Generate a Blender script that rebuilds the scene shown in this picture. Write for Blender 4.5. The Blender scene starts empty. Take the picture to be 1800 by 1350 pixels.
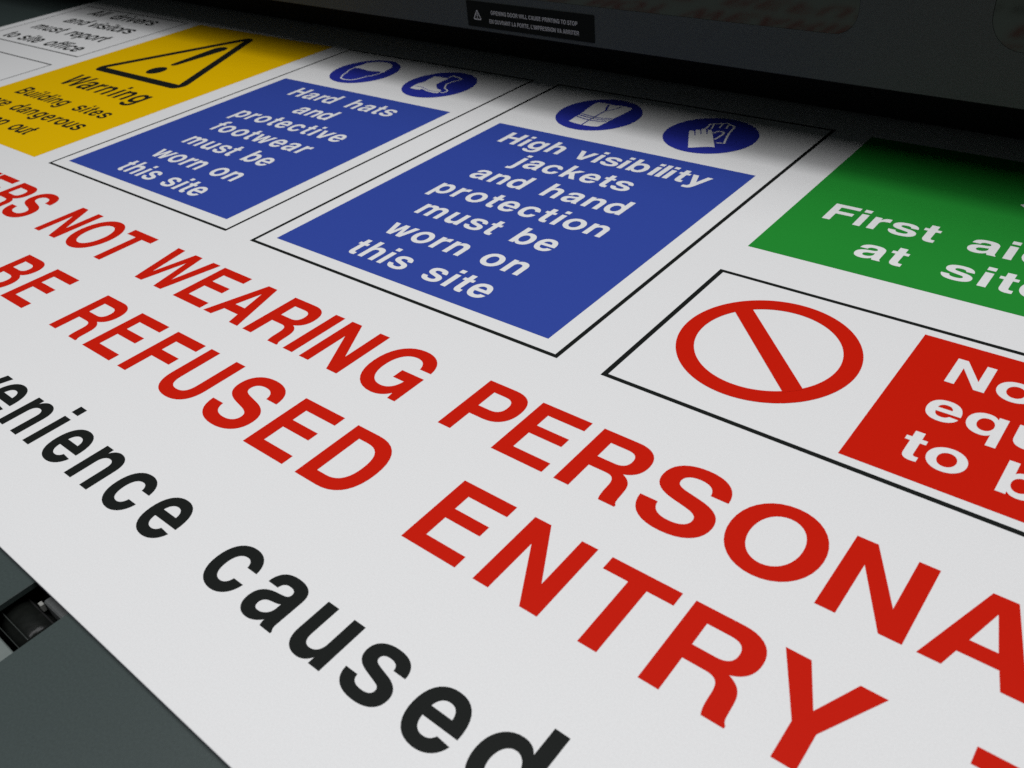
import bpy, math, random
from mathutils import Matrix, Vector
from mathutils.geometry import tessellate_polygon

# ------------------------------------------------------------------ camera, world, lights
# All lengths below are written in units of the camera's height above the sheet; S turns them into metres.
S = 0.30
scene = bpy.context.scene
COL = scene.collection

cam_data = bpy.data.cameras.new('camera')
cam = bpy.data.objects.new('camera', cam_data)
COL.objects.link(cam)
cam_data.sensor_width = 36.0
cam_data.lens = 30.324
cam_data.clip_start = 0.01
cam_data.clip_end = 60.0
cam.matrix_world = Matrix((
    (0.7712671859585235, -0.32334683996550534, 0.5482643057391304, 0.0),
    (0.6304256005423461, 0.5068842221388485, -0.5879047095621303, 0.0),
    (-0.08780939610378283, 0.7990714651574241, 0.5947892933844263, S),
    (0, 0, 0, 1)))
cam_data.dof.use_dof = True
cam_data.dof.focus_distance = 0.55
cam_data.dof.aperture_fstop = 17.0
scene.camera = cam

world = bpy.data.worlds.new('World')
scene.world = world
world.use_nodes = True
bg = world.node_tree.nodes['Background']
bg.inputs['Color'].default_value = (0.85, 1.0, 1.0, 1)
bg.inputs['Strength'].default_value = 0.045

vs = scene.view_settings
vs.view_transform = 'Standard'
vs.look = 'None'
vs.exposure = 0.31
vs.gamma = 1.0
vs.use_curve_mapping = False
scene.cycles.use_denoising = False
scene.cycles.max_bounces = 8


def area_lamp(name, loc, size_x, size_y, power, colour):
    ld = bpy.data.lights.new(name, 'AREA')
    ld.shape = 'RECTANGLE'
    ld.size, ld.size_y = size_x * S, size_y * S
    ld.energy = power
    ld.color = colour
    o = bpy.data.objects.new(name, ld)
    COL.objects.link(o)
    o.location = [c * S for c in loc]
    return o


# ceiling luminaire of the workshop, then an added lamp shaping shade near the hood
area_lamp('ceiling_and_added_lamp', (-2.2, -0.9, 6.6), 4.0, 7.6, 26.0, (0.985, 0.982, 1.0))
area_lamp('ceiling_and_added_lamp', (1.2, 1.9, 6.6), 3.0, 3.6, 13.0, (0.985, 0.982, 1.0))  # added lamp: the hood cuts it off, so the right side darkens gradually


# ------------------------------------------------------------------ helpers
def mat(name, colour, rough=0.5, spec=0.5, metallic=0.0, noise=None, bump=None):
    m = bpy.data.materials.new(name)
    m.use_nodes = True
    nt = m.node_tree
    b = nt.nodes['Principled BSDF']
    b.inputs['Base Color'].default_value = (*colour, 1)
    b.inputs['Roughness'].default_value = rough
    b.inputs['Specular IOR Level'].default_value = spec
    b.inputs['Metallic'].default_value = metallic
    tc = nt.nodes.new('ShaderNodeTexCoord')
    if noise:                                   # (scale, amount): fine uneven ink or paint coverage
        scale, amt = noise
        n = nt.nodes.new('ShaderNodeTexNoise')
        n.inputs['Scale'].default_value = scale
        n.inputs['Detail'].default_value = 5
        n.inputs['Roughness'].default_value = 0.7
        nt.links.new(tc.outputs['Object'], n.inputs['Vector'])
        mix = nt.nodes.new('ShaderNodeMix')
        mix.data_type = 'RGBA'
        mix.inputs[6].default_value = (*[c * (1 - amt) for c in colour], 1)
        mix.inputs[7].default_value = (*[min(1, c * (1 + amt) + 0.004 * amt) for c in colour], 1)
        nt.links.new(n.outputs['Fac'], mix.inputs[0])
        nt.links.new(mix.outputs[2], b.inputs['Base Color'])
    if bump:                                    # (scale, strength, distance)
        n2 = nt.nodes.new('ShaderNodeTexNoise')
        n2.inputs['Scale'].default_value = bump[0]
        n2.inputs['Detail'].default_value = 3
        nt.links.new(tc.outputs['Object'], n2.inputs['Vector'])
        bp = nt.nodes.new('ShaderNodeBump')
        bp.inputs['Strength'].default_value = bump[1]
        bp.inputs['Distance'].default_value = bump[2]
        nt.links.new(n2.outputs['Fac'], bp.inputs['Height'])
        nt.links.new(bp.outputs['Normal'], b.inputs['Normal'])
    return m


M_BOARD = mat('white_board', (0.79, 0.79, 0.785), 0.45, 0.28, noise=(1100, 0.10))
M_EDGE = mat('shaded_cut_edge', (0.16, 0.15, 0.18), 0.7, 0.2)  # white board's edge: its shade and violet cast are put into the colour
M_BLACK = mat('black_ink', (0.0095, 0.0110, 0.0100), 0.5, 0.08, noise=(1500, 0.35))
M_RED = mat('red_ink', (0.565, 0.0105, 0.0022), 0.5, 0.06, noise=(1500, 0.10))
M_BLUE = mat('blue_ink', (0.032, 0.064, 0.338), 0.45, 0.14, noise=(1500, 0.12))
M_DBLUE = mat('deep_blue_ink', (0.022, 0.032, 0.310), 0.45, 0.14, noise=(1500, 0.12))
M_YELLOW = mat('yellow_ink', (0.740, 0.450, 0.0), 0.5, 0.05, noise=(1500, 0.07))
M_GREEN = mat('green_ink', (0.017, 0.250, 0.030), 0.5, 0.08, noise=(1500, 0.12))
M_WHITE = mat('unprinted_white', (0.79, 0.79, 0.785), 0.45, 0.28, noise=(1100, 0.10))
M_BED = mat('bed_paint', (0.040, 0.0555, 0.0530), 0.45, 0.35, noise=(800, 0.35), bump=(900, 0.05, 0.0004))
M_HOOD = mat('hood_paint', (0.0195, 0.0240, 0.0222), 0.55, 0.22, noise=(700, 0.35), bump=(800, 0.06, 0.0004))
M_WINDOW = mat('smoked_acrylic', (0.0105, 0.0098, 0.0082), 0.065, 0.25)
M_WINDOW.node_tree.nodes['Principled BSDF'].inputs['Specular Tint'].default_value = (0.72, 0.98, 0.84, 1)
M_LIP = mat('black_rubber', (0.006, 0.006, 0.006), 0.7, 0.2)
M_VOID = mat('shaded_interior', (0.012, 0.0125, 0.012), 0.8, 0.1)  # near-black: shade inside the hood and slot put into the colour
M_STICKER = mat('black_sticker', (0.0035, 0.0042, 0.0036), 0.8, 0.04)
M_STICKTXT = mat('sticker_print', (0.22, 0.22, 0.215), 0.6, 0.1)
M_ROLLER = mat('roller_rubber', (0.006, 0.007, 0.006), 0.28, 0.25, noise=(250, 0.6), bump=(300, 0.25, 0.0006))
M_STEEL = mat('brushed_steel', (0.42, 0.45, 0.43), 0.32, 0.5, metallic=1.0, noise=(300, 0.12))
M_RAIL = mat('rail_zinc', (0.10, 0.105, 0.105), 0.4, 0.5, noise=(500, 0.35))
M_ROD = mat('roller_glint', (0.035, 0.04, 0.037), 0.4, 0.4)  # lighter than the roller: a glint put into the colour
M_CLIP = mat('clip_metal', (0.28, 0.28, 0.26), 0.3, 0.5)
M_DULL = mat('dull_zinc', (0.15, 0.175, 0.165), 0.5, 0.4, noise=(300, 0.1))


def link(o, parent=None):
    COL.objects.link(o)
    if parent is not None:
        o.parent = parent
    return o


def thing(name, label, cat, loc=(0, 0, 0), rz=0.0, group=None):
    o = bpy.data.objects.new(name, None)
    o.empty_display_size = 0.05
    link(o)
    o.location = [c * S for c in loc]
    o.rotation_euler = (0, 0, rz)
    o['label'] = label
    o['category'] = cat
    if group:
        o['group'] = group
    return o


def mesh_obj(name, verts, faces, m, parent, smooth=False, label=None, loc=None):
    me = bpy.data.meshes.new(name)
    me.from_pydata([[c * S for c in v] for v in verts], [], faces)
    me.validate()
    me.update()
    me.materials.append(m)
    if smooth:
        for p in me.polygons:
            p.use_smooth = True
    o = bpy.data.objects.new(name, me)
    link(o, parent)
    if loc:
        o.location = [c * S for c in loc]
    if label:
        o['label'] = label
    return o


def area2(p):
    return sum(p[i - 1][0] * p[i][1] - p[i][0] * p[i - 1][1] for i in range(len(p))) / 2


class Flat:
    """Collects flat outlines (outer contour + holes) lying in a plane and builds them as one mesh."""
    def __init__(self, z):
        self.z, self.v, self.f = z, [], []

    def add(self, outer, holes=()):
        loops = [list(outer)] + [list(h) for h in holes]
        if area2(loops[0]) < 0:
            loops[0].reverse()
        for h in loops[1:]:
            if area2(h) > 0:
                h.reverse()
        vl = [[Vector((x, y, 0)) for x, y in lp] for lp in loops]
        base = len(self.v)
        flat = [(x, y, self.z) for lp in loops for x, y in lp]
        for t in tessellate_polygon(vl):
            a, b, c = (flat[i] for i in t)
            cr = (b[0] - a[0]) * (c[1] - a[1]) - (c[0] - a[0]) * (b[1] - a[1])
            if abs(cr) < 1e-14:
                continue
            self.f.append([base + i for i in (t if cr > 0 else t[::-1])])
        self.v += flat
        return self

    def rect(self, x0, y0, x1, y1):
        return self.add([(x0, y0), (x1, y0), (x1, y1), (x0, y1)])

    def frame(self, x0, y0, x1, y1, tx, ty=None):
        ty = ty or tx
        return self.add([(x0, y0), (x1, y0), (x1, y1), (x0, y1)],
                        [[(x0 + tx, y0 + ty), (x1 - tx, y0 + ty), (x1 - tx, y1 - ty), (x0 + tx, y1 - ty)]])

    def stroke(self, pts, w):
        """a drawn line of width w"""
        pts = [Vector(p) for p in pts]
        L, R = [], []
        n = len(pts)
        for i in range(n):
            d = (pts[min(i + 1, n - 1)] - pts[max(i - 1, 0)]).normalized()
            nn = Vector((-d.y, d.x))
            k = 1.0
            if 0 < i < n - 1:
                a = (pts[i] - pts[i - 1]).normalized()
                k = 1 / max(0.55, abs(Vector((-a.y, a.x)).dot(nn)))
            L.append(tuple(pts[i] + nn * w / 2 * k))
            R.append(tuple(pts[i] - nn * w / 2 * k))
        return self.add(L + R[::-1])

    def build(self, name, m, parent, label=None):
        return mesh_obj(name, self.v, self.f, m, parent, label=label)


def circle(cx, cy, r, n=72, ry=None):
    ry = ry or r
    return [(cx + r * math.cos(2 * math.pi * i / n), cy + ry * math.sin(2 * math.pi * i / n)) for i in range(n)]


def box_mesh(x0, y0, z0, x1, y1, z1, bev=0.0):
    if bev <= 0:
        v = [(x, y, z) for z in (z0, z1) for y in (y0, y1) for x in (x0, x1)]
        f = [(0, 2, 3, 1), (4, 5, 7, 6), (0, 1, 5, 4), (2, 6, 7, 3), (0, 4, 6, 2), (1, 3, 7, 5)]
        return v, f
    b = bev
    v, idx = [], {}

    def P(ix, iy, iz, ax):                      # corner pulled in along the two axes other than ax
        k = (ix, iy, iz, ax)
        if k not in idx:
            c = [(x0, x1)[ix], (y0, y1)[iy], (z0, z1)[iz]]
            s = [1 if i == 0 else -1 for i in (ix, iy, iz)]
            for a in range(3):
                if a != ax:
                    c[a] += s[a] * b
            idx[k] = len(v)
            v.append(tuple(c))
        return idx[k]
    f = []
    for ax in range(3):
        for side in (0, 1):
            q = []
            for a, c in ((0, 0), (1, 0), (1, 1), (0, 1)):
                ii = [0, 0, 0]
                ii[ax] = side
                ii[(ax + 1) % 3] = a
                ii[(ax + 2) % 3] = c
                q.append(P(*ii, ax))
            f.append(q if side else q[::-1])
    for ax in range(3):                          # bevelled edges run along ax
        a1, a2 = (ax + 1) % 3, (ax + 2) % 3
        for s1 in (0, 1):
            for s2 in (0, 1):
                ends = []
                for e in (0, 1):
                    ii = [0, 0, 0]
                    ii[ax], ii[a1], ii[a2] = e, s1, s2
                    ends.append((P(*ii, a1), P(*ii, a2)))
                q = [ends[0][0], ends[1][0], ends[1][1], ends[0][1]]
                f.append(q if (s1 == s2) else q[::-1])
    for ix in (0, 1):
        for iy in (0, 1):
            for iz in (0, 1):
                q = [P(ix, iy, iz, 0), P(ix, iy, iz, 1), P(ix, iy, iz, 2)]
                f.append(q if (ix + iy + iz) % 2 else q[::-1])
    return v, f


def box(name, x0, y0, z0, x1, y1, z1, m, parent, bev=0.0, label=None):
    v, f = box_mesh(x0, y0, z0, x1, y1, z1, bev)
    return mesh_obj(name, v, f, m, parent, label=label)


# ------------------------------------------------------------------ the lettering: outlines of a bold grotesque, 1000 units to the em
def ell(cx, cy, rx, ry, k=0.575):
    return ('M %g %g C %g %g %g %g %g %g C %g %g %g %g %g %g C %g %g %g %g %g %g C %g %g %g %g %g %g Z' % (
        cx + rx, cy, cx + rx, cy + k * ry, cx + k * rx, cy + ry, cx, cy + ry,
        cx - k * rx, cy + ry, cx - rx, cy + k * ry, cx - rx, cy,
        cx - rx, cy - k * ry, cx - k * rx, cy - ry, cx, cy - ry,
        cx + k * rx, cy - ry, cx + rx, cy - k * ry, cx + rx, cy))


GLYPH = {   # character: (advance, [[outer contour, holes...], more pieces...])
    'A': (690, [['M 22 0 L 268 718 L 428 718 L 664 0 L 512 0 L 466 146 L 216 146 L 172 0 Z', 'M 256 268 L 428 268 L 344 562 Z']]),
    'B': (722, [['M 76 0 L 76 718 L 402 718 C 548 718 632 650 632 536 C 632 458 596 406 528 378 C 610 352 656 292 656 204 C 656 76 566 0 414 0 Z',
                 'M 222 595 L 380 595 C 448 595 482 568 482 516 C 482 464 448 436 380 436 L 222 436 Z',
                 'M 222 314 L 396 314 C 466 314 504 280 504 219 C 504 156 466 123 396 123 L 222 123 Z']]),
    'C': (722, [['M 676 470 L 528 470 C 514 560 462 606 374 606 C 262 606 196 514 196 358 C 196 202 260 110 376 110 C 464 110 520 164 530 262 L 680 262 C 666 90 556 -16 374 -16 C 170 -16 44 126 44 358 C 44 590 170 734 376 734 C 548 734 662 636 676 470 Z']]),
    'D': (722, [['M 76 0 L 76 718 L 348 718 C 566 718 684 594 684 360 C 684 124 566 0 348 0 Z', 'M 222 594 L 330 594 C 466 594 532 518 532 360 C 532 202 466 124 330 124 L 222 124 Z']]),
    'E': (667, [['M 76 0 L 76 718 L 619 718 L 619 594 L 226 594 L 226 438 L 576 438 L 576 328 L 226 328 L 226 119 L 625 119 L 625 0 Z']]),
    'F': (611, [['M 76 0 L 76 718 L 587 718 L 587 594 L 226 594 L 226 424 L 540 424 L 540 304 L 226 304 L 226 0 Z']]),
    'G': (778, [['M 713 386 L 713 0 L 615 0 L 600 80 C 556 16 482 -16 396 -16 C 188 -16 46 128 46 356 C 46 590 186 734 402 734 C 580 734 694 636 708 484 L 560 484 C 542 566 486 608 402 608 C 280 608 198 512 198 356 C 198 200 280 108 404 108 C 494 108 552 158 566 262 L 418 262 L 418 386 Z']]),
    'H': (722, [['M 71 0 L 71 718 L 221 718 L 221 446 L 501 446 L 501 718 L 651 718 L 651 0 L 501 0 L 501 320 L 221 320 L 221 0 Z']]),
    'I': (278, [['M 64 0 L 64 718 L 214 718 L 214 0 Z']]),
    'K': (722, [['M 76 0 L 76 718 L 226 718 L 226 426 L 498 718 L 690 718 L 404 428 L 702 0 L 516 0 L 298 324 L 226 250 L 226 0 Z']]),
    'L': (611, [['M 76 0 L 76 718 L 226 718 L 226 124 L 583 124 L 583 0 Z']]),
    'M': (833, [['M 69 0 L 69 718 L 290 718 L 416 210 L 546 718 L 764 718 L 764 0 L 622 0 L 622 580 L 486 0 L 346 0 L 211 580 L 211 0 Z']]),
    'N': (722, [['M 71 0 L 71 718 L 224 718 L 506 238 L 506 718 L 650 718 L 650 0 L 498 0 L 215 490 L 215 0 Z']]),
    'O': (778, [[ell(389, 359, 345, 375, 0.58), ell(389, 359, 193, 249, 0.58)]]),
    'P': (667, [['M 76 0 L 76 718 L 388 718 C 546 718 630 640 630 490 C 630 340 540 252 384 252 L 226 252 L 226 0 Z', 'M 226 594 L 360 594 C 440 594 480 560 480 486 C 480 412 440 376 360 376 L 226 376 Z']]),
    'R': (722, [['M 76 0 L 76 718 L 426 718 C 572 718 656 644 656 520 C 656 424 612 364 524 334 C 604 304 636 258 640 168 L 644 90 C 646 50 652 34 668 20 L 668 0 L 516 0 C 504 28 498 60 496 110 L 494 176 C 490 250 462 280 390 280 L 226 280 L 226 0 Z', 'M 226 594 L 396 594 C 468 594 506 564 506 500 C 506 434 468 402 396 402 L 226 402 Z']]),
    'S': (667, [['M 606 498 L 464 498 C 458 570 410 610 326 610 C 250 610 206 576 206 524 C 206 476 238 456 330 438 L 414 420 C 562 390 628 324 628 212 C 628 70 518 -16 334 -16 C 146 -16 36 74 30 232 L 178 232 C 186 150 240 108 340 108 C 426 108 478 144 478 202 C 478 252 444 276 350 296 L 268 314 C 124 344 58 404 58 514 C 58 650 160 734 328 734 C 500 734 602 650 606 498 Z']]),
    'T': (611, [['M 20 594 L 20 718 L 591 718 L 591 594 L 381 594 L 381 0 L 231 0 L 231 594 Z']]),
    'U': (722, [['M 72 718 L 222 718 L 222 260 C 222 158 266 114 361 114 C 456 114 500 158 500 260 L 500 718 L 650 718 L 650 252 C 650 80 548 -16 361 -16 C 174 -16 72 80 72 252 Z']]),
    'V': (667, [['M 252 0 L 16 718 L 172 718 L 333 176 L 492 718 L 648 718 L 412 0 Z']]),
    'W': (944, [['M 186 0 L 12 718 L 164 718 L 268 198 L 396 718 L 548 718 L 678 198 L 780 718 L 932 718 L 758 0 L 608 0 L 472 534 L 336 0 Z']]),
    'Y': (667, [['M 260 0 L 260 272 L 12 718 L 182 718 L 334 402 L 488 718 L 656 718 L 410 272 L 410 0 Z']]),
    'a': (556, [['M 52 352 L 184 352 C 190 402 218 424 276 424 C 330 424 358 406 358 372 C 358 344 340 330 292 324 L 212 312 C 92 294 30 236 30 142 C 30 46 96 -14 198 -14 C 262 -14 318 10 366 62 C 367 36 374 16 384 0 L 526 0 L 526 20 C 504 40 498 58 498 96 L 498 372 C 498 478 424 530 278 530 C 134 530 58 470 52 352 Z',
                 'M 358 250 C 342 240 326 235 294 229 L 254 222 C 196 211 170 187 170 148 C 170 112 194 92 234 92 C 304 92 358 138 358 196 Z']]),
    'b': (611, [['M 61 0 L 61 718 L 199 718 L 199 464 C 230 508 274 530 334 530 C 474 530 576 420 576 260 C 576 96 478 -14 336 -14 C 274 -14 230 10 194 62 L 194 0 Z', ell(317, 258, 119, 156)]]),
    'c': (556, [['M 522 336 L 387 336 C 377 388 344 415 296 415 C 214 415 170 358 170 262 C 170 160 214 100 290 100 C 344 100 378 130 388 188 L 522 188 C 506 62 416 -14 290 -14 C 130 -14 30 88 30 258 C 30 430 128 530 290 530 C 420 530 508 458 522 336 Z']]),
    'd': (611, [['M 550 0 L 550 718 L 412 718 L 412 464 C 381 508 337 530 277 530 C 137 530 35 420 35 260 C 35 96 133 -14 275 -14 C 337 -14 381 10 417 62 L 417 0 Z', ell(294, 258, 119, 156)]]),
    'e': (556, [['M 525 219 L 170 219 C 176 138 216 97 284 97 C 332 97 364 117 380 156 L 514 146 C 485 44 398 -14 282 -14 C 122 -14 30 88 30 256 C 30 430 126 530 280 530 C 440 530 530 418 525 219 Z', 'M 172 316 C 182 382 220 418 280 418 C 340 418 376 382 384 316 Z']]),
    'f': (333, [['M 95 0 L 95 412 L 14 412 L 14 506 L 95 506 L 95 556 C 95 668 158 724 276 724 C 296 724 312 723 330 720 L 330 608 C 318 610 308 610 296 610 C 252 610 233 594 233 554 L 233 506 L 326 506 L 326 412 L 233 412 L 233 0 Z']]),
    'g': (611, [['M 550 516 L 417 516 L 417 446 C 384 504 338 530 276 530 C 140 530 38 424 38 262 C 38 100 136 2 272 2 C 334 2 380 22 412 68 L 412 34 C 412 -64 372 -110 288 -110 C 226 -110 190 -90 184 -54 L 48 -54 C 56 -152 148 -214 292 -214 C 462 -214 550 -136 550 14 Z', ell(297, 264, 117, 150)]]),
    'h': (611, [['M 66 0 L 66 718 L 204 718 L 204 452 C 235 505 285 530 345 530 C 460 530 536 462 536 338 L 536 0 L 398 0 L 398 310 C 398 378 366 410 310 410 C 243 410 204 368 204 296 L 204 0 Z']]),
    'i': (278, [['M 69 0 L 69 516 L 207 516 L 207 0 Z'], ['M 69 597 L 69 718 L 207 718 L 207 597 Z']]),
    'j': (278, [['M 69 516 L 207 516 L 207 -62 C 207 -170 155 -214 48 -214 C 20 -214 0 -213 -22 -209 L -22 -98 C -8 -100 4 -101 16 -101 C 54 -101 69 -87 69 -44 Z'], ['M 69 597 L 69 718 L 207 718 L 207 597 Z']]),
    'k': (556, [['M 69 0 L 69 718 L 207 718 L 207 330 L 374 516 L 540 516 L 352 318 L 552 0 L 386 0 L 256 217 L 207 164 L 207 0 Z']]),
    'l': (278, [['M 69 0 L 69 718 L 207 718 L 207 0 Z']]),
    'm': (889, [['M 64 0 L 64 516 L 195 516 L 195 450 C 226 503 275 530 333 530 C 402 530 452 503 474 448 C 507 503 557 530 622 530 C 748 530 825 462 825 340 L 825 0 L 687 0 L 687 312 C 687 377 660 410 606 410 C 548 410 513 371 513 302 L 513 0 L 375 0 L 375 312 C 375 377 348 410 296 410 C 238 410 202 371 202 302 L 202 0 Z']]),
    'n': (611, [['M 66 0 L 66 516 L 198 516 L 198 446 C 230 503 282 530 345 530 C 460 530 536 462 536 338 L 536 0 L 398 0 L 398 310 C 398 378 366 410 310 410 C 243 410 204 368 204 296 L 204 0 Z']]),
    'o': (611, [[ell(305, 258, 271, 272), ell(305, 258, 131, 158)]]),
    'p': (611, [['M 61 -207 L 61 516 L 194 516 L 194 450 C 228 506 276 530 336 530 C 478 530 576 420 576 256 C 576 96 474 -14 334 -14 C 274 -14 230 8 199 52 L 199 -207 Z', ell(317, 258, 119, 156)]]),
    'q': (611, [['M 550 -207 L 550 516 L 417 516 L 417 450 C 383 506 335 530 275 530 C 133 530 35 420 35 256 C 35 96 137 -14 277 -14 C 337 -14 381 8 412 52 L 412 -207 Z', ell(294, 258, 119, 156)]]),
    'r': (389, [['M 64 0 L 64 516 L 195 516 L 195 424 C 225 497 275 530 340 530 C 350 530 360 529 373 527 L 373 388 C 355 391 340 392 325 392 C 242 392 202 350 202 268 L 202 0 Z']]),
    's': (556, [['M 506 358 L 374 358 C 370 404 338 426 276 426 C 222 426 192 408 192 376 C 192 344 218 332 300 314 C 368 299 404 292 432 279 C 496 251 528 208 528 150 C 528 44 434 -14 282 -14 C 124 -14 32 48 26 168 L 160 168 C 164 114 204 90 282 90 C 346 90 384 110 384 146 C 384 174 366 188 324 198 L 196 230 C 96 254 48 298 48 374 C 48 472 136 530 276 530 C 420 530 502 470 506 358 Z']]),
    't': (333, [['M 93 412 L 18 412 L 18 506 L 93 506 L 93 660 L 231 660 L 231 506 L 314 506 L 314 412 L 231 412 L 231 150 C 231 106 244 94 284 94 C 294 94 304 95 314 97 L 314 -6 C 290 -12 264 -15 238 -15 C 138 -15 93 32 93 136 Z']]),
    'u': (611, [['M 540 516 L 540 0 L 407 0 L 407 68 C 376 14 326 -14 262 -14 C 142 -14 70 54 70 180 L 70 516 L 208 516 L 208 206 C 208 138 240 106 296 106 C 363 106 402 148 402 220 L 402 516 Z']]),
    'v': (556, [['M 200 0 L 10 516 L 158 516 L 278 150 L 398 516 L 546 516 L 356 0 Z']]),
    'w': (778, [['M 168 0 L 8 516 L 152 516 L 246 170 L 320 516 L 458 516 L 534 170 L 626 516 L 770 516 L 610 0 L 466 0 L 389 332 L 312 0 Z']]),
    'y': (556, [['M 10 516 L 158 516 L 284 150 L 398 516 L 546 516 L 344 -70 C 308 -172 256 -216 158 -216 C 126 -216 100 -214 74 -209 L 74 -97 C 92 -99 106 -100 120 -100 C 170 -100 200 -76 206 -10 Z']]),
    ',': (278, [['M 69 0 L 69 140 L 207 140 L 207 20 C 207 -70 165 -130 80 -146 L 80 -80 C 118 -66 136 -40 138 0 Z']]),
    "'": (238, [['M 60 718 L 178 718 L 178 580 L 150 450 L 88 450 L 60 580 Z']]),
    ' ': (278, []),
}


def widen(ch, cx, k):
    """widens a letter about cx"""
    def one(p):
        t = p.split()
        out, isx = [], True
        for w in t:
            if w in 'MLCZ':
                out.append(w)
                isx = True
            else:
                out.append('%g' % (cx + (float(w) - cx) * k) if isx else w)
                isx = not isx
        return ' '.join(out)
    GLYPH[ch] = (GLYPH[ch][0], [[one(p) for p in piece] for piece in GLYPH[ch][1]])


widen('S', 318, 1.07)
widen('O', 389, 1.04)
_cache = {}


def parse(path, n=9):
    if path in _cache:
        return _cache[path]
    t = path.replace(',', ' ').split()
    pts, i = [], 0
    while i < len(t):
        c = t[i]
        if c in 'ML':
            pts.append((float(t[i + 1]), float(t[i + 2])))
            i += 3
        elif c == 'C':
            p0 = pts[-1]
            q = [float(a) for a in t[i + 1:i + 7]]
            for k in range(1, n + 1):
                u = k / n
                a, b, cc, d = (1 - u) ** 3, 3 * u * (1 - u) ** 2, 3 * u * u * (1 - u), u ** 3
                pts.append((a * p0[0] + b * q[0] + cc * q[2] + d * q[4], a * p0[1] + b * q[1] + cc * q[3] + d * q[5]))
            i += 7
        else:
            i += 1
    out = []
    for p in pts:
        if not out or abs(p[0] - out[-1][0]) + abs(p[1] - out[-1][1]) > 1e-3:
            out.append(p)
    if abs(out[0][0] - out[-1][0]) + abs(out[0][1] - out[-1][1]) < 1e-3:
        out.pop()
    _cache[path] = out
    return out


def ink(ch):
    xs = [x for piece in GLYPH[ch][1] for x, y in parse(piece[0])]
    return min(xs), max(xs)


def put_text(fl, text, em, base, anchors, emx=None, track=0.0):
    """Sets one line of text into the flat mesh fl.  anchors: [(index, where, X)] ties the left ('L') or right ('R')
    inked edge of a letter (or an em coordinate inside it) to a measured X; spacing between anchors is even."""
    emx = emx or em
    org, x = [], 0.0
    for ch in text:
        org.append(x)
        x += GLYPH[ch][0] + track
    pts = []
    for i, w, X in anchors:
        lo, hi = ink(text[i])
        off = lo if w == 'L' else hi if w == 'R' else float(w)
        pts.append((org[i], X - off * emx / 1000))      # where this letter's origin must fall
    pts.sort()

    def at(o):
        if len(pts) == 1 or o <= pts[0][0]:
            return pts[0][1] + (o - pts[0][0]) * emx / 1000
        if o >= pts[-1][0]:
            return pts[-1][1] + (o - pts[-1][0]) * emx / 1000
        for (a, A), (b, B) in zip(pts, pts[1:]):
            if a <= o <= b:
                return A + (B - A) * (o - a) / max(b - a, 1e-6)
    for ch, o in zip(text, org):
        X = at(o)
        for piece in GLYPH[ch][1]:
            lps = [[(X + px * emx / 1000, base + py * em / 1000) for px, py in parse(p)] for p in piece]
            fl.add(lps[0], lps[1:])
    return fl


# ------------------------------------------------------------------ printer bed
BED_Z = -0.011
SX0, SX1 = -1.249, -1.141            # slot in the bed
SY0, SY1 = 0.040, 0.60
bed = thing('printer_bed', 'dark grey green printer bed under the white sign sheet, with a roller slot', 'printer bed', (0, 0, BED_Z))


def deck(x0, y0, x1, y1, label=None):
    return box('deck_panel', x0, y0, -0.012, x1, y1, 0.0, M_BED, bed, 0.0012, label)


YB0, YB1 = -1.3, 4.2
deck(-9.0, YB0, SX0, YB1)
deck(SX1, YB0, 3.2, YB1)
deck(SX0 + 0.0008, YB0, SX1 - 0.0008, SY0)
deck(SX0 + 0.0008, SY1, SX1 - 0.0008, YB1)
# slot: trough, rails and the black feed roller
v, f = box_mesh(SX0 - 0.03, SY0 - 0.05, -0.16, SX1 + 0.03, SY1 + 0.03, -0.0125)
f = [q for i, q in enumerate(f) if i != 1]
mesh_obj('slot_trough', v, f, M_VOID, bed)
box('slot_rail', SX0 + 0.034, 0.1610, -0.060, SX1 + 0.02, 0.1800, -0.0140, M_RAIL, bed, 0.0025, 'bright steel rail in the slot beside the sheet edge')
box('slot_rail', SX0 - 0.02, 0.060, -0.060, SX1 + 0.02, 0.0855, -0.0140, M_DULL, bed, 0.002, 'pale zinc rail at the front of the slot')
box('rail_clip', SX0 + 0.030, 0.1535, -0.030, SX0 + 0.040, 0.1600, -0.0150, M_CLIP, bed, 0.0008)


def roller(name, x0, x1, cy, cz, r, m, parent, n=40):
    v, f = [], []
    prof = [(x0, r * 0.80), (x0 + 0.004, r * 0.95), (x0 + 0.010, r), (x1 - 0.010, r), (x1 - 0.004, r * 0.95), (x1, r * 0.80)]
    for x, rr in prof:
        for i in range(n):
            a = 2 * math.pi * i / n
            v.append((x, cy + rr * math.cos(a), cz + rr * math.sin(a)))
    for k in range(len(prof) - 1):
        for i in range(n):
            j = (i + 1) % n
            f.append((k * n + i, k * n + j, (k + 1) * n + j, (k + 1) * n + i))
    f.append(list(range(n))[::-1])
    f.append([(len(prof) - 1) * n + i for i in range(n)])
    return mesh_obj(name, v, f, m, parent, smooth=True)


rl = roller('feed_roller', SX0 - 0.012, SX1 - 0.030, 0.1290, -0.0560, 0.0330, M_ROLLER, bed)
roller('axle', SX0 - 0.025, SX1 + 0.020, 0.1290, -0.0560, 0.008, M_LIP, rl, 20)
roller('glint_rod', SX0 - 0.025, SX1 - 0.026, 0.1105, -0.0215, 0.0008, M_ROD, bed, 12)  # thin added rod stands in for the glint along the roller
roller('glint_rod', SX0 - 0.025, SX1 + 0.020, 0.0950, -0.0260, 0.0006, M_ROD, bed, 12)  # second, fainter glint line in the slot, also added as a rod
box('slot_divider', SX0 - 0.020, 0.1500, -0.070, SX1 + 0.02, 0.1525, -0.0300, M_LIP, bed)

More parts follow.
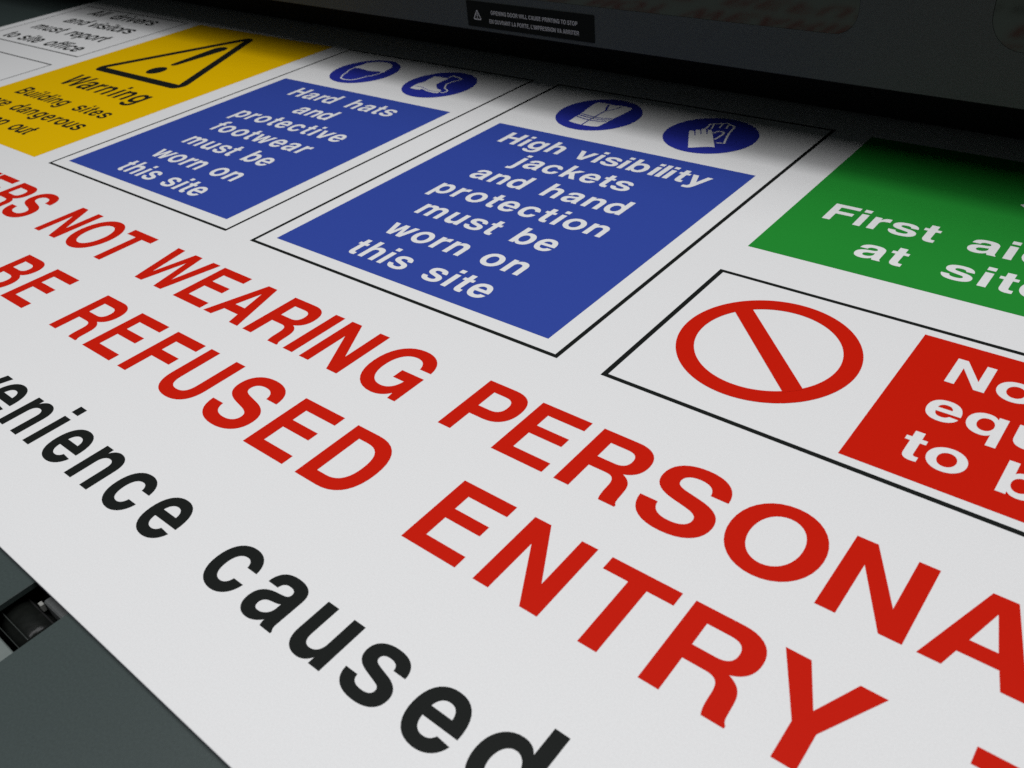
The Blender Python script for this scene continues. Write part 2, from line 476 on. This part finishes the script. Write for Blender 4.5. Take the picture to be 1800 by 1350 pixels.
# ------------------------------------------------------------------ the printed sheet
sheet = thing('printed_sign_sheet', 'large white board printed with safety signs and red lettering, lying on the printer bed', 'sign sheet')
X0, X1, Y0, Y1 = -5.375, 1.10, 0.1705, 2.95
vb, fb = box_mesh(X0, Y0, BED_Z + 0.0006, X1, Y1, 0.0, 0.0010)
board = mesh_obj('board', vb, fb, M_BOARD, sheet)
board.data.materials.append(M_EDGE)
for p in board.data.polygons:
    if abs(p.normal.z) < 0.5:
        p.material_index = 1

ZA, ZB, ZC, ZD = 0.0003, 0.0006, 0.0009, 0.0012      # ink layers
T = 0.0088


def border(x0, y0, x1, y1, t=T, ty=None, label=None):
    return Flat(ZA).frame(x0, y0, x1, y1, t, ty).build('sign_border', M_BLACK, sheet, label)


border(-3.0510, 1.1048, -2.0335, 2.4820, 0.0092, 0.0092)
border(-1.9230, 1.1045, -0.9000, 2.4805, 0.0108, 0.0098)
border(-0.7945, 1.1058, 0.6400, 1.5858, 0.0116, 0.0100)
border(-5.2860, 1.8645, -4.2770, 2.4800, 0.0070, 0.0080)
border(-5.2860, 1.1050, -4.2790, 1.7435, 0.0070, 0.0080)


def panel(name, x0, y0, x1, y1, m, label):
    return Flat(ZA).rect(x0, y0, x1, y1).build(name, m, sheet, label)


def line(parent, z, m, words, em, base, emx=None, track=0.0, name='printed_word', label=None):
    """each word of a line is a part of its own"""
    for text, anchors in words:
        put_text(Flat(z), text, em, base, anchors, emx, track).build(name, m, parent, label)


yel = panel('warning_panel', -4.1755, 1.1076, -3.1575, 2.4800, M_YELLOW, 'yellow warning sign panel')
b1 = panel('mandatory_panel', -2.9985, 1.1525, -2.0945, 2.0865, M_BLUE, 'blue panel about hard hats and footwear')
b2 = panel('mandatory_panel', -1.8672, 1.1516, -0.9572, 2.0820, M_BLUE, 'blue panel about jackets and hand protection')
grn = panel('first_aid_panel', -0.7925, 1.7135, 0.6400, 2.4730, M_GREEN, 'green first aid panel')
red = panel('prohibition_panel', -0.3338, 1.1352, 0.6000, 1.5552, M_RED, 'red panel with white words')
panel('prohibition_panel', -5.2560, 1.1350, -4.7500, 1.7130, M_RED, 'red panel at the far left')

# yellow warning sign
EY = 0.105
line(yel, ZB, M_BLACK, [('Warning', [(0, 'L', -3.965), (2, 'L', -3.727), (3, 'L', -3.663), (4, 'L', -3.558), (5, 'L', -3.514), (6, 'R', -3.338)])], 0.163, 1.6065, 0.158)
line(yel, ZB, M_BLACK, [('Building', [(0, 'L', -4.027), (7, 'R', -3.624)]), ('sites', [(1, 'L', -3.481), (4, 'R', -3.300)])], EY, 1.4425)
line(yel, ZB, M_BLACK, [('are', [(2, 'R', -3.880)]), ('dangerous', [(0, 'L', -3.825), (2, 'L', -3.695), (5, 'L', -3.492), (8, 'R', -3.276)])], EY, 1.3210)
line(yel, ZB, M_BLACK, [('Keep', [(3, 'R', -3.640)]), ('out', [(0, 'L', -3.580), (2, 'R', -3.432)])], EY, 1.2005)


def warn_triangle(fl, cx, yb, w, h, t, bar=True):
    """hollow triangle with round outer corners (inner corners sharp), exclamation mark inside"""
    A, B, C = Vector((cx - w / 2, yb)), Vector((cx + w / 2, yb)), Vector((cx, yb + h))
    out = []
    for P, Q, R in ((C, A, B), (A, B, C), (B, C, A)):
        d1, d2 = (Q - P).normalized(), (R - Q).normalized()
        n1, n2 = Vector((d1.y, -d1.x)), Vector((d2.y, -d2.x))
        a1, a2 = math.atan2(n1.y, n1.x), math.atan2(n2.y, n2.x)
        while a2 < a1:
            a2 += 2 * math.pi
        for k in range(13):
            a = a1 + (a2 - a1) * k / 12
            out.append((Q.x + t * math.cos(a), Q.y + t * math.sin(a)))
    fl.add(out, [[tuple(A), tuple(B), tuple(C)]])


tf = Flat(ZB)
warn_triangle(tf, -3.665, 1.8325, 0.580, 0.540, 0.0435)
bar = []
for k in range(13):
    a = math.pi * k / 12
    bar.append((-3.665 + 0.040 * math.cos(a), 2.232 + 0.040 * math.sin(a)))
for k in range(13):
    a = math.pi + math.pi * k / 12
    bar.append((-3.665 + 0.020 * math.cos(a), 2.004 + 0.020 * math.sin(a)))
tf.add(bar)
tf.add(circle(-3.668, 1.911, 0.0455, 40))
tf.build('warning_triangle', M_BLACK, yel)

# top-left notice, black on white
EN = 0.128
line(sheet, ZB, M_BLACK, [('All', [(0, 'L', -5.105)]), ('drivers', [(6, 'R', -4.452)])], EN, 2.3600)
line(sheet, ZB, M_BLACK, [('and', [(2, 'R', -4.880)]), ('visitors', [(0, 'L', -4.842), (7, 'R', -4.425)])], EN, 2.2120)
line(sheet, ZB, M_BLACK, [('must', [(0, 'L', -5.160), (3, 'R', -4.860)]), ('report', [(0, 'L', -4.790), (5, 'R', -4.430)])], EN, 2.0640)
line(sheet, ZB, M_BLACK, [('to', [(0, 'L', -5.165)]), ('site', [(0, 'L', -5.000)]), ('office', [(1, '95', -4.632), (5, 'R', -4.385)])], EN, 1.9070)

# blue signs
EB = 0.1142
BL = [1.1968 + 0.1262 * k for k in range(7)]
TR = 28
line(b1, ZB, M_WHITE, [('Hard', [(0, 'L', -2.8265), (2, 'L', -2.673), (3, 'R', -2.578)]), ('hats', [(0, 'L', -2.503), (3, 'R', -2.268)])], EB, BL[6], track=TR)
line(b1, ZB, M_WHITE, [('and', [(1, 'L', -2.576), (2, 'R', -2.457)])], EB, BL[5], track=TR)
line(b1, ZB, M_WHITE, [('protective', [(1, 'L', -2.760), (7, 'L', -2.405)])], EB, BL[4], track=TR)
line(b1, ZB, M_WHITE, [('footwear', [(0, '95', -2.790), (7, 'L', -2.320)])], EB, BL[3], track=TR)
line(b1, ZB, M_WHITE, [('must', [(0, 'L', -2.776)]), ('be', [(0, 'L', -2.441)])], EB, BL[2], track=TR)
line(b1, ZB, M_WHITE, [('worn', [(2, 'L', -2.602), (3, 'L', -2.557)]), ('on', [(1, 'L', -2.366)])], EB, BL[1], track=TR)
line(b1, ZB, M_WHITE, [('this', [(1, 'L', -2.727), (2, 'L', -2.657)]), ('site', [(1, 'L', -2.447)])], EB, BL[0], track=TR)

line(b2, ZB, M_WHITE, [('High', [(0, 'L', -1.772), (3, 'L', -1.589)]), ('visibility', [(1, 'L', -1.414), (3, 'L', -1.324), (4, 'L', -1.295), (5, 'L', -1.222), (6, 'L', -1.1985), (7, 'L', -1.1745), (9, 'R', -1.046)])], EB, BL[6] - .001, track=TR - 20)
line(b2, ZB, M_WHITE, [('jackets', [(3, 'L', -1.438)])], EB, BL[5], track=TR)
line(b2, ZB, M_WHITE, [('and', [(1, 'L', -1.602), (2, 'R', -1.479)]), ('hand', [(0, 'L', -1.411), (2, 'L', -1.271), (3, 'R', -1.148)])], EB, BL[4], track=TR)
line(b2, ZB, M_WHITE, [('protection', [(1, 'L', -1.630), (7, 'L', -1.278), (9, 'L', -1.175)])], EB, BL[3], track=TR)
line(b2, ZB, M_WHITE, [('must', [(0, 'L', -1.646)]), ('be', [(0, 'L', -1.311)])], EB, BL[2], track=TR)
line(b2, ZB, M_WHITE, [('worn', [(2, 'L', -1.471), (3, 'L', -1.423)]), ('on', [(1, 'L', -1.234)])], EB, BL[1], track=TR)
line(b2, ZB, M_WHITE, [('this', [(1, 'L', -1.598), (2, 'L', -1.530)]), ('site', [(1, 'L', -1.311)])], EB, BL[0], track=TR)

# green and red signs
line(grn, ZB, M_WHITE, [('First', [(0, 'L', -0.706), (1, 'L', -0.631), (2, 'L', -0.598)]), ('aid', [(1, 'L', -0.2975)])], 0.127, 1.9300, track=10)
line(grn, ZB, M_WHITE, [('at', [(0, 'R', -0.512)]), ('site', [(1, 'L', -0.309)])], 0.127, 1.7885, track=12)
line(red, ZB, M_WHITE, [('No', [(0, 'L', -0.2565)])], 0.1165, 1.4230, track=10)
line(red, ZB, M_WHITE, [('equipment', [(1, '412', -0.147)])], 0.1165, 1.3065, track=10)
line(red, ZB, M_WHITE, [('to', [(0, 'L', -0.258)]), ('be', [(0, 'L', -0.104)])], 0.1165, 1.1825, track=10)
# white emblem at the right of the green panel
Flat(ZB).add([(-0.335, 2.2150), (-0.240, 2.300), (-0.240, 2.245), (-0.100, 2.245), (-0.100, 2.185), (-0.240, 2.185), (-0.240, 2.130)]).build('arrow_symbol', M_WHITE, grn)

# prohibition ring with its bar
ring = Flat(ZB)
CX, CY, RO, RI, HB = -0.5682, 1.3552, 0.1778, 0.1418, 0.0192
ring.add(circle(CX, CY, RO, 120), [circle(CX, CY, RI, 120)])
p = []
for sgn in (1, -1):
    for e in (-1, 1):
        off = sgn * HB
        L = math.sqrt((RI + 0.004) ** 2 - off ** 2) * e * sgn
        p.append((CX + (L * 0.70711) + off * 0.70711 - 0.001, CY - (L * 0.70711) + off * 0.70711 - 0.001))
ring2 = Flat(ZC).add(p)
ro = ring.build('prohibition_ring', M_RED, sheet)
ring2.build('slash_bar', M_RED, ro)


# round blue pictograms
def disc(cx, cy, r=0.1424, label=None):
    return Flat(ZB).add(circle(cx, cy, r, 96)).build('pictogram_disc', M_DBLUE, sheet, label)


hd = disc(-2.7455, 2.2885, label='blue disc with a hard hat')
bd = disc(-2.3395, 2.2915, label='blue disc with safety boots')
vd = disc(-1.6150, 2.2875, label='blue disc with a safety vest')
gd = disc(-1.2065, 2.2855, label='blue disc with protective gloves')
sf = Flat(ZC)
sf.add([(-2.8327, 2.3113), (-2.8279, 2.3199), (-2.8240, 2.3348), (-2.8214, 2.3694), (-2.8017, 2.3911), (-2.7736, 2.4047), (-2.7427, 2.4101), (-2.7117, 2.4016), (-2.6893, 2.3878), (-2.6748, 2.3709), (-2.6684, 2.3541), (-2.6678, 2.3350), (-2.6642, 2.3237), (-2.6574, 2.3119), (-2.6640, 2.3078), (-2.6884, 2.3102), (-2.7193, 2.3003), (-2.7456, 2.2989), (-2.7730, 2.3035), (-2.8008, 2.3082), (-2.8174, 2.3025)])
sf.build('hard_hat_symbol', M_WHITE, hd)
sf = Flat(ZC)
sf.stroke([(-2.8273, 2.3102), (-2.8251, 2.2914), (-2.8215, 2.2700), (-2.8067, 2.2439), (-2.7984, 2.2186), (-2.7791, 2.1889), (-2.7668, 2.1818), (-2.7442, 2.1779), (-2.7198, 2.1835), (-2.7058, 2.1958), (-2.6934, 2.2197), (-2.6870, 2.2443), (-2.6733, 2.2596), (-2.6664, 2.2815), (-2.6660, 2.3019), (-2.6683, 2.3079)], 0.0058)
sf.build('face_outline', M_WHITE, hd)
sf = Flat(ZC)
sf.add([(-2.4251, 2.3559), (-2.3947, 2.3606), (-2.3548, 2.3603), (-2.3519, 2.3501), (-2.3552, 2.3295), (-2.3533, 2.3051), (-2.3530, 2.2895), (-2.3385, 2.2741), (-2.3123, 2.2518), (-2.2866, 2.2450), (-2.2805, 2.2357), (-2.2766, 2.2152), (-2.2955, 2.2109), (-2.3293, 2.2139), (-2.3564, 2.2230), (-2.3669, 2.2257), (-2.3671, 2.2152), (-2.3897, 2.2113), (-2.4187, 2.2151), (-2.4231, 2.2399), (-2.4266, 2.2654), (-2.4157, 2.2872), (-2.4201, 2.3141)])
sf.build('safety_boot_symbol', M_WHITE, bd)
sf = Flat(ZD)
sf.stroke([(-2.4132, 2.2380), (-2.3962, 2.2424), (-2.3748, 2.2394), (-2.3493, 2.2293), (-2.3224, 2.2230), (-2.3001, 2.2239), (-2.2858, 2.2291)], 0.0035)
sf.build('sole_line', M_DBLUE, bd)
sf = Flat(ZC)
sf.stroke([(-2.3617, 2.3664), (-2.3587, 2.3903), (-2.3264, 2.3836), (-2.2999, 2.3758), (-2.3035, 2.3583), (-2.3126, 2.3342), (-2.3161, 2.3057), (-2.2920, 2.2700), (-2.2621, 2.2529), (-2.2571, 2.2461), (-2.2585, 2.2257), (-2.2726, 2.2272)], 0.006)
sf.build('boot_outline', M_WHITE, bd)
sf = Flat(ZC)
sf.add([(-1.6800, 2.3801), (-1.6522, 2.3843), (-1.6205, 2.3789), (-1.5838, 2.3846), (-1.5443, 2.3806), (-1.5415, 2.3681), (-1.5421, 2.3404), (-1.5444, 2.3123), (-1.5477, 2.2892), (-1.5495, 2.2671), (-1.5508, 2.2323), (-1.5546, 2.1958), (-1.5743, 2.1883), (-1.6101, 2.1856), (-1.6420, 2.1887), (-1.6681, 2.1936), (-1.6699, 2.2152), (-1.6717, 2.2387), (-1.6732, 2.2680), (-1.6751, 2.2919), (-1.6804, 2.3118), (-1.6835, 2.3442), (-1.6844, 2.3706)])
sf.build('vest_symbol', M_WHITE, vd)
sf = Flat(ZD)
sf.stroke([(-1.6108, 2.1853), (-1.6134, 2.2261), (-1.6128, 2.2584), (-1.6135, 2.2933), (-1.6116, 2.3216)], 0.0052)
sf.build('vest_line', M_DBLUE, vd)
sf = Flat(ZD)
sf.stroke([(-1.6108, 2.3203), (-1.6255, 2.3513), (-1.6342, 2.3737)], 0.0075)
sf.build('vest_line', M_DBLUE, vd)
sf = Flat(ZD)
sf.stroke([(-1.6108, 2.3203), (-1.5959, 2.3455), (-1.5844, 2.3759)], 0.0045)
sf.build('vest_line', M_DBLUE, vd)
sf = Flat(ZD)
sf.stroke([(-1.6730, 2.2692), (-1.6436, 2.2628), (-1.6112, 2.2592), (-1.5796, 2.2624), (-1.5512, 2.2727)], 0.0052)
sf.build('vest_line', M_DBLUE, vd)
sf = Flat(ZD)
sf.stroke([(-1.6724, 2.2563), (-1.6382, 2.2491), (-1.6059, 2.2456), (-1.5751, 2.2496), (-1.5512, 2.2589)], 0.0052)
sf.build('vest_line', M_DBLUE, vd)
sf = Flat(ZD)
sf.stroke([(-1.6707, 2.2418), (-1.6346, 2.2320), (-1.6039, 2.2306), (-1.5726, 2.2339), (-1.5538, 2.2429)], 0.0052)
sf.build('vest_line', M_DBLUE, vd)
sf = Flat(ZC)
sf.add([(-1.2801, 2.2876), (-1.2697, 2.2953), (-1.2639, 2.2903), (-1.2481, 2.2636), (-1.2460, 2.2646), (-1.2662, 2.3022), (-1.2659, 2.3076), (-1.2578, 2.3105), (-1.2513, 2.3042), (-1.2357, 2.2778), (-1.2335, 2.2789), (-1.2529, 2.3139), (-1.2529, 2.3191), (-1.2456, 2.3237), (-1.2397, 2.3176), (-1.2205, 2.2873), (-1.2181, 2.2885), (-1.2329, 2.3158), (-1.2333, 2.3208), (-1.2249, 2.3248), (-1.2173, 2.3156), (-1.1503, 2.2079), (-1.1693, 2.2018), (-1.1862, 2.1919), (-1.2022, 2.1805), (-1.2166, 2.1709), (-1.2487, 2.2289)])
sf.build('glove_symbol', M_WHITE, gd)
sf = Flat(ZC)
sf.stroke([(-1.2437, 2.3262), (-1.2471, 2.3456), (-1.2502, 2.3654), (-1.2420, 2.3719), (-1.2281, 2.3786), (-1.2162, 2.3854), (-1.2039, 2.3913), (-1.1973, 2.3881), (-1.1966, 2.3831), (-1.1818, 2.3823), (-1.1736, 2.3758), (-1.1691, 2.3545), (-1.1652, 2.3256), (-1.1562, 2.2945), (-1.1480, 2.2687), (-1.1394, 2.2458), (-1.1511, 2.2435), (-1.1628, 2.2392)], 0.0062)
sf.build('glove_outline', M_WHITE, gd)
sf = Flat(ZC)
sf.stroke([(-1.2054, 2.3034), (-1.2038, 2.3144), (-1.1969, 2.3245), (-1.1857, 2.3232), (-1.1783, 2.3166), (-1.1767, 2.3047), (-1.1770, 2.2843), (-1.1785, 2.2610)], 0.0062)
sf.build('thumb_outline', M_WHITE, gd)
sf = Flat(ZC)
sf.stroke([(-1.2409, 2.3698), (-1.2325, 2.3474), (-1.2288, 2.3318)], 0.0055)
sf.build('finger_line', M_WHITE, gd)
sf = Flat(ZC)
sf.stroke([(-1.2166, 2.3788), (-1.2125, 2.3623), (-1.2110, 2.3488)], 0.0055)
sf.build('finger_line', M_WHITE, gd)
sf = Flat(ZC)
sf.stroke([(-1.1966, 2.3831), (-1.1934, 2.3662), (-1.1898, 2.3523)], 0.0055)
sf.build('finger_line', M_WHITE, gd)

# red and black lettering across the sheet
E1, E1X = 0.2150, 0.2080
line(sheet, ZA, M_RED, [
    ('DRIVERS', [(3, 'R', -3.105), (4, 'L', -3.0970), (5, 'L', -2.9535), (6, '318', -2.7526)]),
    ('NOT', [(0, 'L', -2.5730), (2, '231', -2.2342)]),
    ('WEARING', [(0, 'L', -2.0630), (1, 'L', -1.8525), (2, 'L', -1.7240), (3, 'L', -1.5710), (4, 'L', -1.4260), (5, 'L', -1.3710), (6, 'R', -1.0800)]),
    ('PERSONAL', [(0, 'L', -0.9645), (1, 'L', -0.8340), (2, 'L', -0.6947), (3, '318', -0.4894), (4, '389', -0.3305), (5, 'L', -0.2368), (6, 'L', -0.0980)]),
], E1, 0.8208, E1X)
line(sheet, ZA, M_RED, [
    ('BE', [(0, 'L', -2.4140), (1, 'L', -2.2560)]),
    ('REFUSED', [(0, 'L', -1.9990), (1, 'L', -1.8415), (2, 'L', -1.6900), (3, 'L', -1.5600), (4, '318', -1.3390), (5, 'L', -1.2382), (6, 'L', -1.0855)]),
    ('ENTRY', [(0, 'L', -0.8157), (1, 'L', -0.6628), (2, '231', -0.4690), (3, 'L', -0.3710), (4, 'R', -0.1000)]),
    ('TO', [(0, 'L', 0.0040)]),
], E1, 0.5770, 0.2120)
line(sheet, ZA, M_BLACK, [
    ('inconvenience', [(6, '525', -1.7525), (7, '398', -1.6700), (8, 'L', -1.6172), (9, '525', -1.4775), (10, 'L', -1.4515), (11, '522', -1.2562), (12, '525', -1.1417)]),
    ('caused', [(0, '522', -0.9466), (1, '526', -0.8378), (2, 'L', -0.8105), (3, '506', -0.6214), (4, '525', -0.5039), (5, 'R', -0.3903)]),
], 0.1730, 0.3300)

# ------------------------------------------------------------------ printer hood over the far side of the sheet
HX, HY = -1.45, 2.17
hood = thing('printer_hood', 'dark grey printer hood spanning the far side of the sheet, with smoked windows', 'printer hood', (HX, HY, 0), -0.030)
# local frame: x along the hood, y into the printer, z up
HZ = 0.2535


def upright(loops, y0, y1, m, name, parent, label=None):
    """extrudes an outline (x, z) of the front face from y0 (front) to y1 (back)"""
    fl = Flat(0).add(loops[0], loops[1:])
    n = len(fl.v)
    v = [(x, y0, z) for x, z, _ in fl.v] + [(x, y1, z) for x, z, _ in fl.v]
    f = [list(q) for q in fl.f] + [[i + n for i in q[::-1]] for q in fl.f]
    base = 0
    for lp in loops:
        k = len(lp)
        for i in range(k):
            j = (i + 1) % k
            f.append((base + i, base + i + n, base + j + n, base + j))
        base += k
    me_o = mesh_obj(name, v, f, m, parent, label=label)
    import bmesh
    bm = bmesh.new()
    bm.from_mesh(me_o.data)
    bmesh.ops.recalc_face_normals(bm, faces=bm.faces)
    bm.to_mesh(me_o.data)
    bm.free()
    return me_o


def rrect(x0, z0, x1, z1, r, n=8):
    p = []
    for cx, cz, a0 in ((x1 - r, z0 + r, -90), (x1 - r, z1 - r, 0), (x0 + r, z1 - r, 90), (x0 + r, z0 + r, 180)):
        for k in range(n + 1):
            a = math.radians(a0 + 90 * k / n)
            p.append((cx + r * math.cos(a), cz + r * math.sin(a)))
    return p


W1 = (-1.20, 0.3655, 0.685, 0.95)
W2 = (0.975, 0.3700, 2.80, 0.95)
HXA, HXB, HTOP = -6.5, 4.2, 1.15
upright([[(HXA, HZ), (HXB, HZ), (HXB, HTOP), (HXA, HTOP)], rrect(*W1, 0.055), rrect(*W2, 0.075)], 0.0, 0.03, M_HOOD, 'door_panel', hood)
for w, r in ((W1, 0.055), (W2, 0.075)):
    g = 0.0009
    upright([rrect(w[0] + g, w[1] + g, w[2] - g, w[3] - g, r - g)], 0.001, 0.018, M_WINDOW, 'door_window', hood)
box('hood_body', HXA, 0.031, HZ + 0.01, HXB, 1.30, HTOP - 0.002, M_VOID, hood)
box('rubber_lip', HXA, 0.030, HZ - 0.012, HXB, 0.050, HZ + 0.0095, M_LIP, hood)
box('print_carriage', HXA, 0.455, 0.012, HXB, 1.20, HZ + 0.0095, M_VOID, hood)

# warning label stuck on the door
LX0, LX1, LZ0, LZ1 = -0.608, -0.090, 0.2640, 0.3430
lab = upright([rrect(LX0, LZ0, LX1, LZ1, 0.004, 3)], -0.0012, 0.0002, M_STICKER, 'warning_label', hood)
def label_words(text, em, base, x0, x1):
    """spreads the line over x0..x1 and builds each word as a part of the label"""
    adv = sum(GLYPH[c][0] for c in text)
    k = (x1 - x0) / adv
    x = x0
    for w in text.split(' '):
        fl = Flat(0)
        for ch in w:
            for piece in GLYPH[ch][1]:
                lps = [[(x + px * k, base + py * em / 1000) for px, py in parse(p, 5)] for p in piece]
                fl.add(lps[0], lps[1:])
            x += GLYPH[ch][0] * k
        x += GLYPH[' '][0] * k
        mesh_obj('printed_word', [(a, -0.0018, z) for a, z, _ in fl.v], fl.f, M_STICKTXT, lab)


label_words('OPENING DOOR WILL CAUSE PRINTING TO STOP', 0.0172, 0.3072, -0.502, -0.152)
label_words("EN OUVRANT LA PORTE, L'IMPRESSION VA ARRITER", 0.0172, 0.2802, -0.512, -0.147)
fl = Flat(0)
warn_triangle(fl, -0.5625, 0.2895, 0.026, 0.023, 0.0036)
ws = mesh_obj('warning_symbol', [(a, -0.0018, z) for a, z, _ in fl.v], fl.f, M_STICKTXT, lab)
fl = Flat(0)
fl.stroke([(-0.5625, 0.2955), (-0.5625, 0.3075)], 0.0035)
fl.rect(-0.5643, 0.2912, -0.5607, 0.2940)
mesh_obj('exclamation_mark', [(a, -0.0018, z) for a, z, _ in fl.v], fl.f, M_STICKTXT, lab)
